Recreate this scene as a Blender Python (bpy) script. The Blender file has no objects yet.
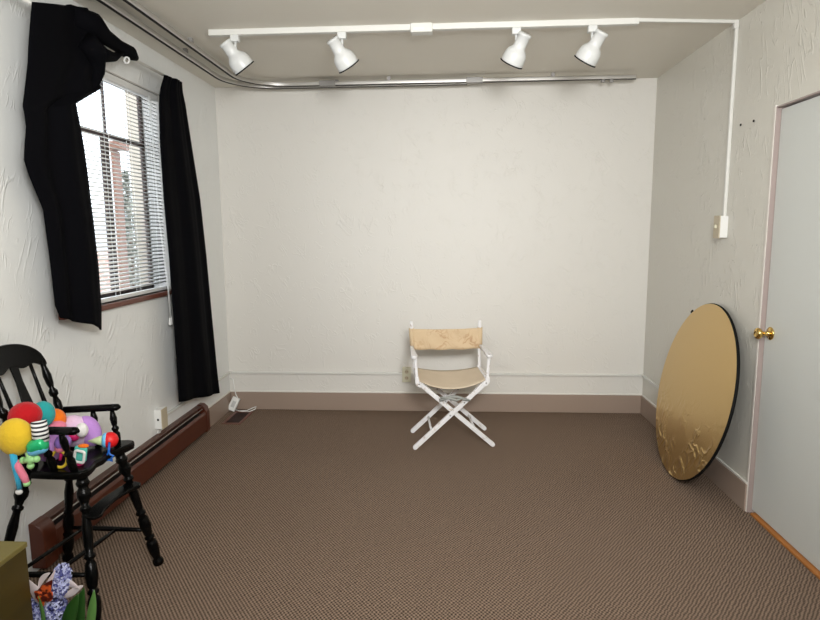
import bpy, bmesh, math, random
from mathutils import Vector, Matrix
PI = math.pi
S = bpy.context.scene
COL = S.collection
# ------------------------------------------------------------------ camera
CAM = Vector((1.8141, -4.7677, 1.4999)); FPX = 590.92
_y, _p, _r = 0.0593, 0.1359, -0.0073
_F = Vector((-math.sin(_y)*math.cos(_p), math.cos(_y)*math.cos(_p), -math.sin(_p)))
_R0 = Vector((math.cos(_y), math.sin(_y), 0)); _U0 = _R0.cross(_F)
_R = _R0*math.cos(_r)+_U0*math.sin(_r); _U = _U0*math.cos(_r)-_R0*math.sin(_r)
cd = bpy.data.cameras.new('camera'); cam = bpy.data.objects.new('camera', cd); COL.objects.link(cam)
cd.sensor_fit = 'HORIZONTAL'; cd.sensor_width = 36.0; cd.lens = FPX/820*36.0; cd.clip_start = .05; cd.clip_end = 200
M = Matrix((_R, _U, -_F)).transposed().to_4x4(); M.translation = CAM; cam.matrix_world = M
S.camera = cam
# ------------------------------------------------------------------ world, light, exposure
S.view_settings.view_transform = 'Standard'; S.view_settings.look = 'None'; S.view_settings.gamma = 1
S.view_settings.use_curve_mapping = False; S.view_settings.exposure = 0.0
w = bpy.data.worlds.new('sky'); S.world = w; w.use_nodes = True
bg = w.node_tree.nodes['Background']; bg.inputs[0].default_value = (.80, .90, 1.0, 1); bg.inputs[1].default_value = 3.6
def area(name, loc, target, sx, sy, power, color=(1, 1, 1), spread=PI):
    l = bpy.data.lights.new(name, 'AREA'); l.shape = 'RECTANGLE'; l.size = sx; l.size_y = sy; l.energy = power; l.color = color
    l.spread = spread
    o = bpy.data.objects.new(name, l); COL.objects.link(o); o.location = loc
    o.rotation_euler = (Vector(target)-Vector(loc)).to_track_quat('-Z', 'Y').to_euler()
    return o
area('camera_flash', (2.15, -4.90, 2.05), (1.85, 0, .95), .5, .4, 29, (1, 1, .99), 1.75)
area('room_fill', (1.7, -5.6, 2.45), (1.7, -1.5, .9), 2.4, .5, 24, (1, 1, .985))  # added soft fill from behind the camera, not a lamp of the room
area('ceiling_fill', (1.75, -4.1, 1.95), (1.75, -2.9, 2.62), 1.6, .6, 42, (1, 1, .975))  # added upward light to brighten the ceiling
sl = bpy.data.lights.new('sun', 'SUN'); sl.energy = 3.2; sl.angle = .01; sl.color = (1, .96, .9)
so = bpy.data.objects.new('sun', sl); COL.objects.link(so); so.rotation_euler = (math.radians(38), math.radians(28), 0)

W, H, YR = 3.417, 2.62, -6.0
BASE = .149

# ------------------------------------------------------------------ helpers
def at(px, py, axis, val):
    """point of the photograph on a real plane of the room"""
    d = _F + _R*((px-410)/FPX) - _U*((py-310)/FPX)
    return CAM + d*((val-CAM[axis])/d[axis])
def link(o, parent=None):
    COL.objects.link(o)
    if parent is not None: o.parent = parent
    return o
def obj(name, bm, mat, parent=None, smooth=False, bevel=0, seg=2, sub=0, angle=35):
    me = bpy.data.meshes.new(name)
    bmesh.ops.recalc_face_normals(bm, faces=bm.faces)
    bm.to_mesh(me); bm.free()
    for m in (mat if isinstance(mat, (list, tuple)) else [mat]): me.materials.append(m)
    o = bpy.data.objects.new(name, me)
    if parent is not None:
        # vertices are given in world space: bring them to the parent's frame
        me.transform(PM[parent.name].inverted())
    link(o, parent)
    if smooth:
        for p in me.polygons: p.use_smooth = True
    if bevel:
        b = o.modifiers.new('bevel', 'BEVEL'); b.width = bevel; b.segments = seg; b.limit_method = 'ANGLE'; b.angle_limit = math.radians(angle)
        for p in me.polygons: p.use_smooth = True
        o.modifiers.new('wn', 'WEIGHTED_NORMAL')
    if sub:
        s = o.modifiers.new('sub', 'SUBSURF'); s.levels = sub; s.render_levels = sub
    return o
PM = {}
def thing(name, label, cat, loc=(0, 0, 0), rz=0, group=None):
    o = bpy.data.objects.new(name, None); COL.objects.link(o); o.empty_display_size = .1
    o.location = loc; o.rotation_euler = (0, 0, rz)
    PM[o.name] = Matrix.Translation(loc) @ Matrix.Rotation(rz, 4, 'Z')
    o['label'] = label; o['category'] = cat
    if group: o['group'] = group
    return o
def reg(o, parent):       # a part may hold sub-parts: same frame as its thing
    PM[o.name] = PM[parent.name]; return o
def tag(o, label, cat, group=None):
    o['label'] = label; o['category'] = cat
    if group: o['group'] = group
    return o
def struct(o): o['kind'] = 'structure'; return o
def box(bm, x0, x1, y0, y1, z0, z1, mi=0, mat=None):
    vs = [bm.verts.new((x, y, z)) for z in (z0, z1) for y in (y0, y1) for x in (x0, x1)]
    if mat is not None:
        for v in vs: v.co = mat @ v.co
    for f in ((0, 2, 3, 1), (4, 5, 7, 6), (0, 1, 5, 4), (2, 6, 7, 3), (0, 4, 6, 2), (1, 3, 7, 5)):
        fc = bm.faces.new([vs[i] for i in f]); fc.material_index = mi
    return vs
def frame_of(d):
    d = Vector(d).normalized()
    a = Vector((0, 0, 1)) if abs(d.z) < .9 else Vector((1, 0, 0))
    u = d.cross(a).normalized(); v = d.cross(u).normalized()
    return u, v
def lathe(bm, p0, p1, prof, n=16, mi=0, cap=True, flat=1.0):
    """prof: (t along p0-p1, radius)"""
    p0, p1 = Vector(p0), Vector(p1); u, v = frame_of(p1-p0); rings = []
    for t, r in prof:
        c = p0.lerp(p1, t)
        rings.append([bm.verts.new(c+(u*math.cos(2*PI*k/n)+v*math.sin(2*PI*k/n)*flat)*max(r, 1e-4)) for k in range(n)])
    for a, b in zip(rings, rings[1:]):
        for k in range(n):
            bm.faces.new((a[k], a[(k+1) % n], b[(k+1) % n], b[k])).material_index = mi
    if cap:
        bm.faces.new(rings[0]).material_index = mi; bm.faces.new(rings[-1]).material_index = mi
def tube(bm, pts, r, n=10, mi=0, cap=True):
    pts = [Vector(p) for p in pts]; rings = []
    u = None
    for i, p in enumerate(pts):
        d = (pts[min(i+1, len(pts)-1)]-pts[max(i-1, 0)]).normalized()
        if u is None: u, v = frame_of(d)
        else:
            u = (u-d*u.dot(d)).normalized(); v = d.cross(u)
        rr = r[i] if isinstance(r, (list, tuple)) else r
        rings.append([bm.verts.new(p+(u*math.cos(2*PI*k/n)+v*math.sin(2*PI*k/n))*rr) for k in range(n)])
    for a, b in zip(rings, rings[1:]):
        for k in range(n): bm.faces.new((a[k], a[(k+1) % n], b[(k+1) % n], b[k])).material_index = mi
    if cap:
        bm.faces.new(rings[0]).material_index = mi; bm.faces.new(rings[-1]).material_index = mi
def bar(bm, p0, p1, w_, t_, up=(0, 0, 1), mi=0):
    """rectangular bar from p0 to p1, width w_ along 'side', thickness t_ along the other"""
    p0, p1 = Vector(p0), Vector(p1); d = (p1-p0).normalized(); s = d.cross(Vector(up)).normalized(); q = s.cross(d)
    vs = [bm.verts.new(p+s*a*w_/2+q*b*t_/2) for p in (p0, p1) for a, b in ((-1, -1), (1, -1), (1, 1), (-1, 1))]
    for f in ((0, 1, 2, 3), (4, 7, 6, 5), (0, 4, 5, 1), (1, 5, 6, 2), (2, 6, 7, 3), (3, 7, 4, 0)):
        bm.faces.new([vs[i] for i in f]).material_index = mi
def ball(bm, c, rx, ry=None, rz=None, rot=None, seg=24, rings=14, mi=0):
    ry = ry or rx; rz = rz or rx
    m = Matrix.Translation(c) @ (rot or Matrix.Identity(4)) @ Matrix.Diagonal((rx, ry, rz, 1))
    r = bmesh.ops.create_uvsphere(bm, u_segments=seg, v_segments=rings, radius=1, matrix=m)
    for v in r['verts']:
        for f in v.link_faces: f.material_index = mi; f.smooth = True
def prism(bm, pts, d, mi=0):
    """extrude a closed 3D polygon by vector d"""
    a = [bm.verts.new(Vector(p)) for p in pts]; b = [bm.verts.new(Vector(p)+Vector(d)) for p in pts]; n = len(a)
    bm.faces.new(a).material_index = mi; bm.faces.new(b[::-1]).material_index = mi
    for i in range(n): bm.faces.new((a[i], b[i], b[(i+1) % n], a[(i+1) % n])).material_index = mi
def BM(): return bmesh.new()

# ------------------------------------------------------------------ materials
def mat(name, color, rough=.5, metal=0, spec=.5, **kw):
    m = bpy.data.materials.new(name); m.use_nodes = True
    b = m.node_tree.nodes['Principled BSDF']
    b.inputs['Base Color'].default_value = (*color, 1); b.inputs['Roughness'].default_value = rough
    b.inputs['Metallic'].default_value = metal; b.inputs['Specular IOR Level'].default_value = spec
    for k, v in kw.items(): b.inputs[k.replace('_', ' ')].default_value = v
    return m
def nt(m):
    t = m.node_tree; return t, t.nodes, t.links, t.nodes['Principled BSDF']
def node(t, typ, **kw):
    n = t.nodes.new(typ)
    for k, v in kw.items():
        if k.startswith('i_'): n.inputs[k[2:].replace('_', ' ')].default_value = v
        else: setattr(n, k, v)
    return n
def mth(t, op, a, b=None, clamp=False):
    n = t.nodes.new('ShaderNodeMath'); n.operation = op; n.use_clamp = clamp
    for i, x in enumerate((a, b)):
        if x is None: continue
        if isinstance(x, (int, float)): n.inputs[i].default_value = x
        else: t.links.new(x, n.inputs[i])
    return n.outputs[0]
def coords(t, scale=(1, 1, 1), rot=(0, 0, 0)):
    c = t.nodes.new('ShaderNodeTexCoord'); mp = t.nodes.new('ShaderNodeMapping')
    mp.inputs['Rotation'].default_value = rot; m2 = t.nodes.new('ShaderNodeMapping'); m2.inputs['Scale'].default_value = scale
    t.links.new(c.outputs['Object'], mp.inputs[0]); t.links.new(mp.outputs[0], m2.inputs[0]); return m2.outputs[0]
def noise(t, vec, scale, detail=2, rough=.5, dist=0):
    n = t.nodes.new('ShaderNodeTexNoise'); n.inputs['Scale'].default_value = scale; n.inputs['Detail'].default_value = detail
    n.inputs['Roughness'].default_value = rough; n.inputs['Distortion'].default_value = dist
    t.links.new(vec, n.inputs['Vector']); return n.outputs['Fac']
def mixc(t, fac, a, b):
    n = t.nodes.new('ShaderNodeMix'); n.data_type = 'RGBA'
    if isinstance(fac, (int, float)): n.inputs[0].default_value = fac
    else: t.links.new(fac, n.inputs[0])
    for i, x in ((6, a), (7, b)):
        if isinstance(x, tuple): n.inputs[i].default_value = (*x, 1)
        else: t.links.new(x, n.inputs[i])
    return n.outputs[2]
def bump(t, b, h, strength=.3, dist=.01):
    n = t.nodes.new('ShaderNodeBump'); n.inputs['Strength'].default_value = strength; n.inputs['Distance'].default_value = dist
    t.links.new(h, n.inputs['Height']); t.links.new(n.outputs[0], b.inputs['Normal'])

def plaster(name, color, rot, amount=1.0, rough=.36, stretch=(1, 1, .35)):
    """trowelled plaster: thin raised ridges over a gently waving ground"""
    m = mat(name, color, rough, spec=.5); t, N, L, b = nt(m)
    v = coords(t, stretch, rot)
    n1 = noise(t, v, 9.5, 2, .5, .6)
    r1 = mth(t, 'SUBTRACT', 1, mth(t, 'MULTIPLY', mth(t, 'ABSOLUTE', mth(t, 'SUBTRACT', n1, .5)), 32), True)
    n2 = noise(t, v, 17, 1, .5, 1.2)
    r2 = mth(t, 'SUBTRACT', 1, mth(t, 'MULTIPLY', mth(t, 'ABSOLUTE', mth(t, 'SUBTRACT', n2, .47)), 26), True)
    k = mth(t, 'MULTIPLY', mth(t, 'SUBTRACT', noise(t, coords(t), 5.5, 1), .5), 7, True)
    k2 = mth(t, 'MULTIPLY', mth(t, 'SUBTRACT', noise(t, coords(t, (1.3, 1.1, 1)), 8, 1), .52), 8, True)
    g = noise(t, coords(t), 3.0, 3)
    f = noise(t, coords(t), 60, 2)
    h = mth(t, 'ADD', mth(t, 'MULTIPLY', r1, k), mth(t, 'MULTIPLY', r2, k2))
    h = mth(t, 'ADD', mth(t, 'MULTIPLY', h, amount), mth(t, 'ADD', mth(t, 'MULTIPLY', g, .9), mth(t, 'MULTIPLY', f, .10)))
    bump(t, b, h, .42, .0045)
    return m
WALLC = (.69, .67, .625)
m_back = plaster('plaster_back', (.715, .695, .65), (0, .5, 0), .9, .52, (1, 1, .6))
m_left = plaster('plaster_left_lit', (.79, .80, .785), (.38, 0, 0), 1.5, .28, (1.5, 1.5, .28))  # same paint, cool daylight put into the colour: lighter and cooler
m_right = plaster('plaster_right_shaded', (.62, .60, .54), (.25, 0, 0), 1.4, .30, (1.3, 1.3, .35))  # this wall's weaker light is put into the colour: darker and warmer
m_rear = mat('rear_paint', (.66, .62, .56), .6)
# ceiling: painted boards, faint seams
m_ceil = mat('ceiling_paint', (.735, .70, .62), .55); t, N, L, b = nt(m_ceil)
v = coords(t, (.6, 30, 1)); s1 = noise(t, v, 1.6, 2)
bump(t, b, mth(t, 'ADD', s1, mth(t, 'MULTIPLY', noise(t, coords(t), 70, 1), .3)), .25, .003)
# carpet: staggered loops
m_carpet = mat('loop_carpet', (.1, .08, .06), .95, spec=.1); t, N, L, b = nt(m_carpet)
c = t.nodes.new('ShaderNodeTexCoord'); sp = t.nodes.new('ShaderNodeSeparateXYZ')
wob = noise(t, c.outputs['Object'], 38, 2)
L.new(c.outputs['Object'], sp.inputs[0])
cx = mth(t, 'COSINE', mth(t, 'MULTIPLY', mth(t, 'ADD', sp.outputs[0], mth(t, 'MULTIPLY', wob, .011)), 2*PI/.0165))
cy = mth(t, 'COSINE', mth(t, 'MULTIPLY', mth(t, 'ADD', sp.outputs[1], mth(t, 'MULTIPLY', wob, -.014)), 2*PI/.0215))
pr = mth(t, 'MULTIPLY', cx, cy)
pr = mth(t, 'ADD', mth(t, 'MULTIPLY', pr, .5), .5, True)
fz = noise(t, c.outputs['Object'], 160, 2); big = noise(t, c.outputs['Object'], 1.3, 2)
pr2 = mth(t, 'MULTIPLY', pr, mth(t, 'ADD', .35, mth(t, 'MULTIPLY', fz, 1.25)), True)
col = mixc(t, pr2, (.011, .0065, .0042), (.375, .268, .200))
col = mixc(t, mth(t, 'MULTIPLY', big, .15), col, (.09, .068, .052))
L.new(col, b.inputs['Base Color']); bump(t, b, pr2, .6, .004)
m_base = mat('taupe_vinyl', (.33, .25, .20), .45)
m_white = mat('white_paint', (.78, .76, .71), .38)
m_race = mat('raceway_white', (.68, .675, .64), .4)
m_lamp = mat('lamp_white', (.66, .67, .66), .35)
m_dark = mat('dark_rim', (.004, .004, .004), .7, spec=.15)
m_lens = mat('lamp_inside', (.25, .25, .25), .25, .6)
m_door = mat('door_paint', (.585, .60, .575), .42)
t, N, L, b = nt(m_door); bump(t, b, noise(t, coords(t, (1, 1, .3)), 30, 2), .12, .002)
m_jamb = mat('jamb_paint', (.34, .275, .255), .5)
m_jlite = mat('jamb_edge_white', (.66, .62, .57), .45)
m_brass = mat('brass', (.72, .49, .16), .18, 1)
m_oak = mat('threshold_oak', (.42, .16, .035), .4)
m_steel = mat('galvanised', (.60, .59, .57), .34, .9)
m_steel2 = mat('grey_connector', (.33, .32, .31), .5, .5)
m_heater = mat('heater_brown', (.125, .034, .018), .34); t, N, L, b = nt(m_heater)
L.new(mixc(t, noise(t, coords(t, (1, .5, 1)), 9, 3), (.055, .012, .005), (.098, .022, .009)), b.inputs['Base Color'])
m_htop = mat('heater_top', (.085, .036, .025), .4)
m_slot = mat('heater_slot', (.006, .006, .006), .6)
m_fin = mat('damper_metal', (.45, .42, .38), .35, .8)
m_black = mat('black_cloth', (.0020, .0020, .003), .9, spec=.06)
t, N, L, b = nt(m_black); bump(t, b, noise(t, coords(t), 300, 1), .2, .001)
m_gloss = mat('black_lacquer', (.0020, .0020, .0020), .22, spec=.13)
t, N, L, b = nt(m_gloss); 
m_blind = mat('blind_slat', (.72, .72, .70), .4)
m_brown = mat('window_brown', (.035, .014, .009), .45)
m_sill = mat('sill_brown', (.13, .038, .022), .38)
m_glass = mat('glass', (1, 1, 1), 0, spec=.5); t, N, L, b = nt(m_glass)
b.inputs['Transmission Weight'].default_value = 1; b.inputs['IOR'].default_value = 1.0
m_reveal = mat('reveal_paint', (.55, .53, .50), .5)
m_canvas = mat('stained_canvas', (.5, .36, .2), .85, spec=.15); t, N, L, b = nt(m_canvas)
cc = coords(t); n1 = noise(t, cc, 9, 3, .6, 1.2)
line = mth(t, 'SUBTRACT', 1, mth(t, 'MULTIPLY', mth(t, 'ABSOLUTE', mth(t, 'SUBTRACT', n1, .52)), 24), True)
msk = mth(t, 'MULTIPLY', mth(t, 'SUBTRACT', noise(t, cc, 5, 1), .45), 5, True)
col = mixc(t, mth(t, 'MULTIPLY', noise(t, cc, 7, 2), 1), (.58, .435, .27), (.68, .53, .355))
L.new(mixc(t, mth(t, 'MULTIPLY', mth(t, 'MULTIPLY', line, msk), .6), col, (.40, .20, .10)), b.inputs['Base Color'])
bump(t, b, noise(t, cc, 16, 2), .4, .006)
m_seatc = mat('seat_canvas', (.42, .31, .19), .85, spec=.15); t, N, L, b = nt(m_seatc)
L.new(mixc(t, noise(t, coords(t), 8, 3), (.56, .46, .34), (.68, .57, .44)), b.inputs['Base Color'])
m_chairw = mat('chair_white', (.80, .79, .80), .4); t, N, L, b = nt(m_chairw)
wn = mth(t, 'MULTIPLY', mth(t, 'SUBTRACT', noise(t, coords(t), 35, 3), .60), 9, True)
L.new(mixc(t, wn, (.80, .79, .80), (.55, .49, .44)), b.inputs['Base Color'])
m_grey = mat('grey_strap', (.30, .31, .29), .6)
m_gold = mat('gold_foil', (.62, .43, .18), .29, .90); t, N, L, b = nt(m_gold)
cc = coords(t, (1, 1, 1)); sep = t.nodes.new('ShaderNodeSeparateXYZ'); L.new(cc, sep.inputs[0])
low = mth(t, 'SUBTRACT', 1, mth(t, 'MULTIPLY', mth(t, 'ADD', sep.outputs[2], .0), 1.75), True)   # the lower third is creased
w1 = noise(t, cc, 9, 2, .5, .5)
ridge = mth(t, 'SUBTRACT', 1, mth(t, 'MULTIPLY', mth(t, 'ABSOLUTE', mth(t, 'SUBTRACT', w1, .5)), 11), True)
patch = mth(t, 'MULTIPLY', mth(t, 'SUBTRACT', noise(t, cc, 5.5, 1), .42), 5, True)
hh = mth(t, 'MULTIPLY', mth(t, 'MULTIPLY', ridge, patch), mth(t, 'POWER', low, 1.3))
hh = mth(t, 'ADD', hh, mth(t, 'MULTIPLY', noise(t, cc, 120, 2), .05))
bump(t, b, hh, .8, .012)
m_ivory = mat('ivory_plastic', (.62, .60, .46), .45)
m_ivory2 = mat('beige_plate', (.50, .43, .31), .45)
m_wplas = mat('white_plastic', (.78, .78, .76), .35)
m_rust = mat('register_brown', (.155, .06, .04), .5)
m_louv = mat('louvre_brown', (.05, .02, .014), .5); m_hole = mat('dark_hole', (.008, .006, .006), .8)
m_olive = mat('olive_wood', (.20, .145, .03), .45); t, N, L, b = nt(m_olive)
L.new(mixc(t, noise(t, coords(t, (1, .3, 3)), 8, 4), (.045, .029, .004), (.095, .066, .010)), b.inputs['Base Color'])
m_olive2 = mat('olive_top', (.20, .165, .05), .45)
def plush(name, c):
    m = mat(name, c, .9, spec=.1); t, N, L, b = nt(m); bump(t, b, noise(t, coords(t), 60, 4, .7), .8, .006)
    b.inputs['Sheen Weight'].default_value = .15; return m
m_red = plush('red_plush', (.50, .012, .018)); m_yel = plush('yellow_plush', (.80, .53, .035))
m_teal = plush('teal_plush', (.03, .36, .36)); m_orange = plush('orange_plush', (.88, .19, .015))
m_lav = plush('lavender_plush', (.76, .55, .74)); m_pur = plush('purple_plush', (.50, .26, .66))
m_wpl = plush('white_plush', (.78, .76, .74)); m_pink = plush('pink_plush', (.80, .22, .32)); m_blue = plush('blue_plush', (.05, .42, .66))
m_tred = mat('red_toy', (.72, .008, .012), .45); m_tblue = mat('blue_toy', (.01, .13, .55), .3); m_cyan = mat('light_blue_toy', (.16, .52, .82), .5)
m_green = mat('foil_green', (.02, .50, .19), .25, .15); m_lgreen = mat('pale_green_toy', (.36, .70, .28), .4); m_mint = mat('mint_toy', (.10, .55, .45), .4)
m_cone = mat('cone_cloth', (.55, .66, .36), .8); m_yring = mat('yellow_ring', (.85, .60, .05), .3)
m_foil = mat('purple_foil', (.42, .25, .80), .25, .1); m_mag = mat('magenta_toy', (.70, .02, .16), .4)
m_stripe = mat('striped_cloth', (1, 1, 1), .85); t, N, L, b = nt(m_stripe)
sep = t.nodes.new('ShaderNodeSeparateXYZ'); L.new(coords(t), sep.inputs[0])
st = mth(t, 'GREATER_THAN', mth(t, 'SINE', mth(t, 'MULTIPLY', sep.outputs[2], 2*PI/.0150)), .15)
L.new(mixc(t, st, (.85, .85, .85), (.01, .01, .015)), b.inputs['Base Color'])
m_petalb = mat('hyacinth_petal', (.25, .27, .62), .6); t, N, L, b = nt(m_petalb)
L.new(mixc(t, mth(t, 'MULTIPLY', mth(t, 'SUBTRACT', noise(t, coords(t), 70, 1), .35), 3, True), (.15, .16, .42), (.58, .62, .90)), b.inputs['Base Color'])
m_petalw = mat('white_petal', (.80, .70, .70), .6)
m_petall = mat('pale_blue_petal', (.62, .65, .90), .6); m_petald = mat('deep_blue_petal', (.09, .10, .32), .6); m_core = mat('flower_core', (.03, .03, .09), .8)
m_petalo = mat('orange_petal', (.75, .09, .02), .5); t, N, L, b = nt(m_petalo)
L.new(mixc(t, mth(t, 'MULTIPLY', mth(t, 'SUBTRACT', noise(t, coords(t), 55, 2), .47), 8, True), (.10, .01, .006), (.80, .13, .025)), b.inputs['Base Color'])
m_leaf = mat('leaf', (.025, .09, .015), .35); m_leafl = mat('light_leaf', (.12, .28, .07), .4)
m_pot = mat('glazed_pot', (.12, .06, .10), .4)
m_ext = mat('pale_render', (.50, .53, .58), .8); m_exth = mat('beige_render', (.30, .265, .22), .8)
m_extb = mat('pink_brick', (.50, .33, .28), .85); t, N, L, b = nt(m_extb)
br = t.nodes.new('ShaderNodeTexBrick'); br.inputs['Scale'].default_value = 4; br.inputs['Color1'].default_value = (.46, .29, .25, 1)
br.inputs['Color2'].default_value = (.40, .24, .20, 1); br.inputs['Mortar'].default_value = (.6, .57, .53, 1)
mpn = t.nodes.new('ShaderNodeMapping'); mpn.inputs['Rotation'].default_value = (PI/2, 0, 0); tc = t.nodes.new('ShaderNodeTexCoord')
L.new(tc.outputs['Object'], mpn.inputs[0]); L.new(mpn.outputs[0], br.inputs[0]); L.new(br.outputs[0], b.inputs['Base Color'])
m_ground = mat('paving', (.45, .43, .40), .9); m_post = mat('porch_brown', (.15, .07, .045), .6)
m_shrub = mat('sage_leaf', (.24, .25, .21), .8); m_extw = mat('ext_window', (.05, .06, .08), .2)

# ------------------------------------------------------------------ room shell
T = .15
bm = BM(); box(bm, -T, W+T, YR-T, T, -.12, 0); struct(obj('floor', bm, m_carpet))
bm = BM(); box(bm, -T, W+T, YR-T, T, H, H+.12); struct(obj('ceiling', bm, m_ceil))
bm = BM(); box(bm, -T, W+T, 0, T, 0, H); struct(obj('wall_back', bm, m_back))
bm = BM(); box(bm, -T, W+T, YR-T, YR, 0, H); struct(obj('wall_rear', bm, m_rear))
WY0, WY1, WZ0, WZ1 = -2.10, -.955, 1.115, 2.36      # window opening
bm = BM()
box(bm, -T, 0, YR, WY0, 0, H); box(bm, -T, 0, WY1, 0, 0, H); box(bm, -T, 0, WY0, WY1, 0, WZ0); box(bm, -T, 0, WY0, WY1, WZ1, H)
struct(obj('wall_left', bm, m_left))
DY0, DY1, DZ = -2.65, -1.70, 2.075                   # door opening (jambs included)
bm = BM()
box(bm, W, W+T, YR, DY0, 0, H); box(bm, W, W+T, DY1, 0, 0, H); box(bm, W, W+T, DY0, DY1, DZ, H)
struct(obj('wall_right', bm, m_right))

def baseboard(name, x0, x1, y0, y1, cap):
    bm = BM(); box(bm, x0, x1, y0, y1, 0, BASE)
    o = obj(name, bm, m_base, bevel=.003); struct(o)
    bm = BM(); box(bm, *cap, BASE, BASE+.012); PM[o.name] = Matrix.Identity(4)
    obj('top_bead', bm, m_white, o, bevel=.003)
baseboard('baseboard_back', 0, W, -.014, 0, (0, W, -.010, 0))
baseboard('baseboard_left', 0, .014, -.62, -.014, (0, .010, -.60, -.010))
baseboard('baseboard_right', W-.014, W, DY1, -.014, (W-.010, W, DY1, -.010))
# low raceway strip round the room
RZ = .316
bm = BM(); box(bm, .012, W-.012, -.018, 0, RZ-.009, RZ+.009); struct(obj('trim_1', bm, m_race, bevel=.003))
bm = BM(); box(bm, 0, .018, -1.225, -.0, RZ-.009, RZ+.009); struct(obj('trim_2', bm, m_race, bevel=.003))
bm = BM(); box(bm, W-.018, W, -1.18, 0, RZ-.009, RZ+.009); struct(obj('trim_3', bm, m_race, bevel=.003))

# ------------------------------------------------------------------ door
d = bpy.data.objects.new('door_1', None); COL.objects.link(d); struct(d); d.location = (W, DY1, 0); PM['door_1'] = Matrix.Translation(d.location)
bm = BM()
box(bm, W-.004, W+.13, DY1-.012, DY1, 0, DZ); box(bm, W-.004, W+.13, DY0, DY0+.03, 0, DZ); box(bm, W-.004, W+.13, DY0+.03, DY1-.012, DZ-.008, DZ)
obj('door_frame', bm, m_jamb, d, bevel=.002)
bm = BM(); box(bm, W-.007, W+.002, DY1-.008, DY1+.010, 0, DZ+.008)
obj('door_bead', bm, m_jlite, d, bevel=.002)
bm = BM(); box(bm, W+.018, W+.058, DY0+.033, DY1-.015, .020, DZ-.014)
dl = reg(obj('door_panel', bm, m_door, d, bevel=.002), d)
bm = BM(); KZ = .972; KY = -1.768
lathe(bm, (W+.0185, KY, KZ), (W-.056, KY, KZ), [(0, .032), (.06, .033), (.10, .030), (.14, .016), (.18, .011), (.52, .010), (.60, .016), (.68, .025), (.82, .029), (.94, .026), (1, .016), (1.0, .012), (.97, .010)], 28)
kb = obj('door_knob', bm, m_brass, dl, smooth=True); kb['label'] = 'polished brass door knob'
bm = BM(); box(bm, W-.002, W+.13, DY0+.04, DY1-.04, 0, .014); obj('threshold', bm, m_oak, d, bevel=.003)

# ------------------------------------------------------------------ window
wd = bpy.data.objects.new('window_1', None); COL.objects.link(wd); struct(wd); wd.location = (0, (WY0+WY1)/2, WZ0); PM['window_1'] = Matrix.Translation(wd.location)
bm = BM()   # painted reveal lining
box(bm, -.10, -.001, WY1-.006, WY1, WZ0, WZ1); box(bm, -.10, -.001, WY0, WY0+.006, WZ0, WZ1); box(bm, -.10, -.001, WY0, WY1, WZ1-.006, WZ1)
obj('window_lining', bm, m_reveal, wd)
bm = BM(); xa, xb = -.138, -.118
box(bm, xa, xb, WY1-.030, WY1, WZ0, WZ1); box(bm, xa, xb, WY0, WY0+.03, WZ0, WZ1)
box(bm, xa, xb, WY0, WY1, WZ1-.012, WZ1); box(bm, xa, xb, WY0, WY1, WZ0, WZ0+.04)
box(bm, xa, xb, WY0, WY1, 2.028, 2.060)
box(bm, xa, xb, -1.392, -1.382, 2.05, WZ1)
box(bm, xa, xb, -1.435, -1.372, WZ0, 2.04); box(bm, xa, xb+.006, -1.410, -1.395, WZ0, 2.04)
box(bm, xa, xb, -1.80, -1.76, WZ0, WZ1)
obj('window_frame', bm, m_brown, wd, bevel=.003)
bm = BM(); box(bm, -.130, -.126, WY0+.02, WY1-.02, WZ0+.03, WZ1-.03); obj('window_pane', bm, m_glass, wd)
bm = BM(); box(bm, -.10, .028, WY0-.02, WY1+.02, WZ0-.028, WZ0); obj('window_sill', bm, m_sill, wd, bevel=.004)

# blind
bl = thing('venetian_blind', 'white venetian blind half open over the brown-framed window', 'blind', (-.03, (WY0+WY1)/2, WZ0+.02))
by0, by1 = WY0+.012, WY1-.010
bm = BM(); box(bm, -.048, -.008, by0, by1, WZ1-.045, WZ1-.008); obj('headrail', bm, m_blind, bl, bevel=.003)
bm = BM(); z = WZ1-.062; k = 0
while z > WZ0+.045:
    # curved slat, three strips
    pr = [(-.0125, -.0020), (-.004, .0012), (.004, .0012), (.0125, -.0020)]; tl = .38
    a = [[bm.verts.new((-.028+x*math.cos(tl)+0*zz, yy, z+zz-x*math.sin(tl))) for x, zz in pr] for yy in (by0+.004, by1-.004)]
    for i in range(3): bm.faces.new((a[0][i], a[0][i+1], a[1][i+1], a[1][i]))
    z -= .0225
so_ = obj('slats', bm, m_blind, bl, smooth=True)
sm = so_.modifiers.new('t', 'SOLIDIFY'); sm.thickness = .0012
bm = BM(); box(bm, -.041, -.015, by0, by1, WZ0+.004, WZ0+.026); obj('bottom_rail', bm, m_blind, bl, bevel=.003)
bm = BM()
for yy in (-1.95, -1.55, -1.32, -1.08):
    for xx in (-.041, -.015): tube(bm, [(xx, yy, WZ1-.03), (xx, yy, WZ0+.01)], .0012, 5)
obj('ladder_cord', bm, m_wplas, bl)
bm = BM()
for dy in (-.006, .006): tube(bm, [(-.006, -1.075+dy, WZ1-.03), (.004, -1.075+dy, 1.6), (.034, -1.072+dy, WZ0+.02), (.036, -1.07+dy, .93)], .0022, 6)
obj('pull_cord', bm, m_wplas, bl, smooth=True)
bm = BM()
for dy in (-.009, .009): lathe(bm, (.036, -1.07+dy, .945), (.036, -1.07+dy, .895), [(0, .003), (.2, .006), (.9, .010), (1, .009)], 10)
obj('tassel', bm, m_wplas, bl, smooth=True)

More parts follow.
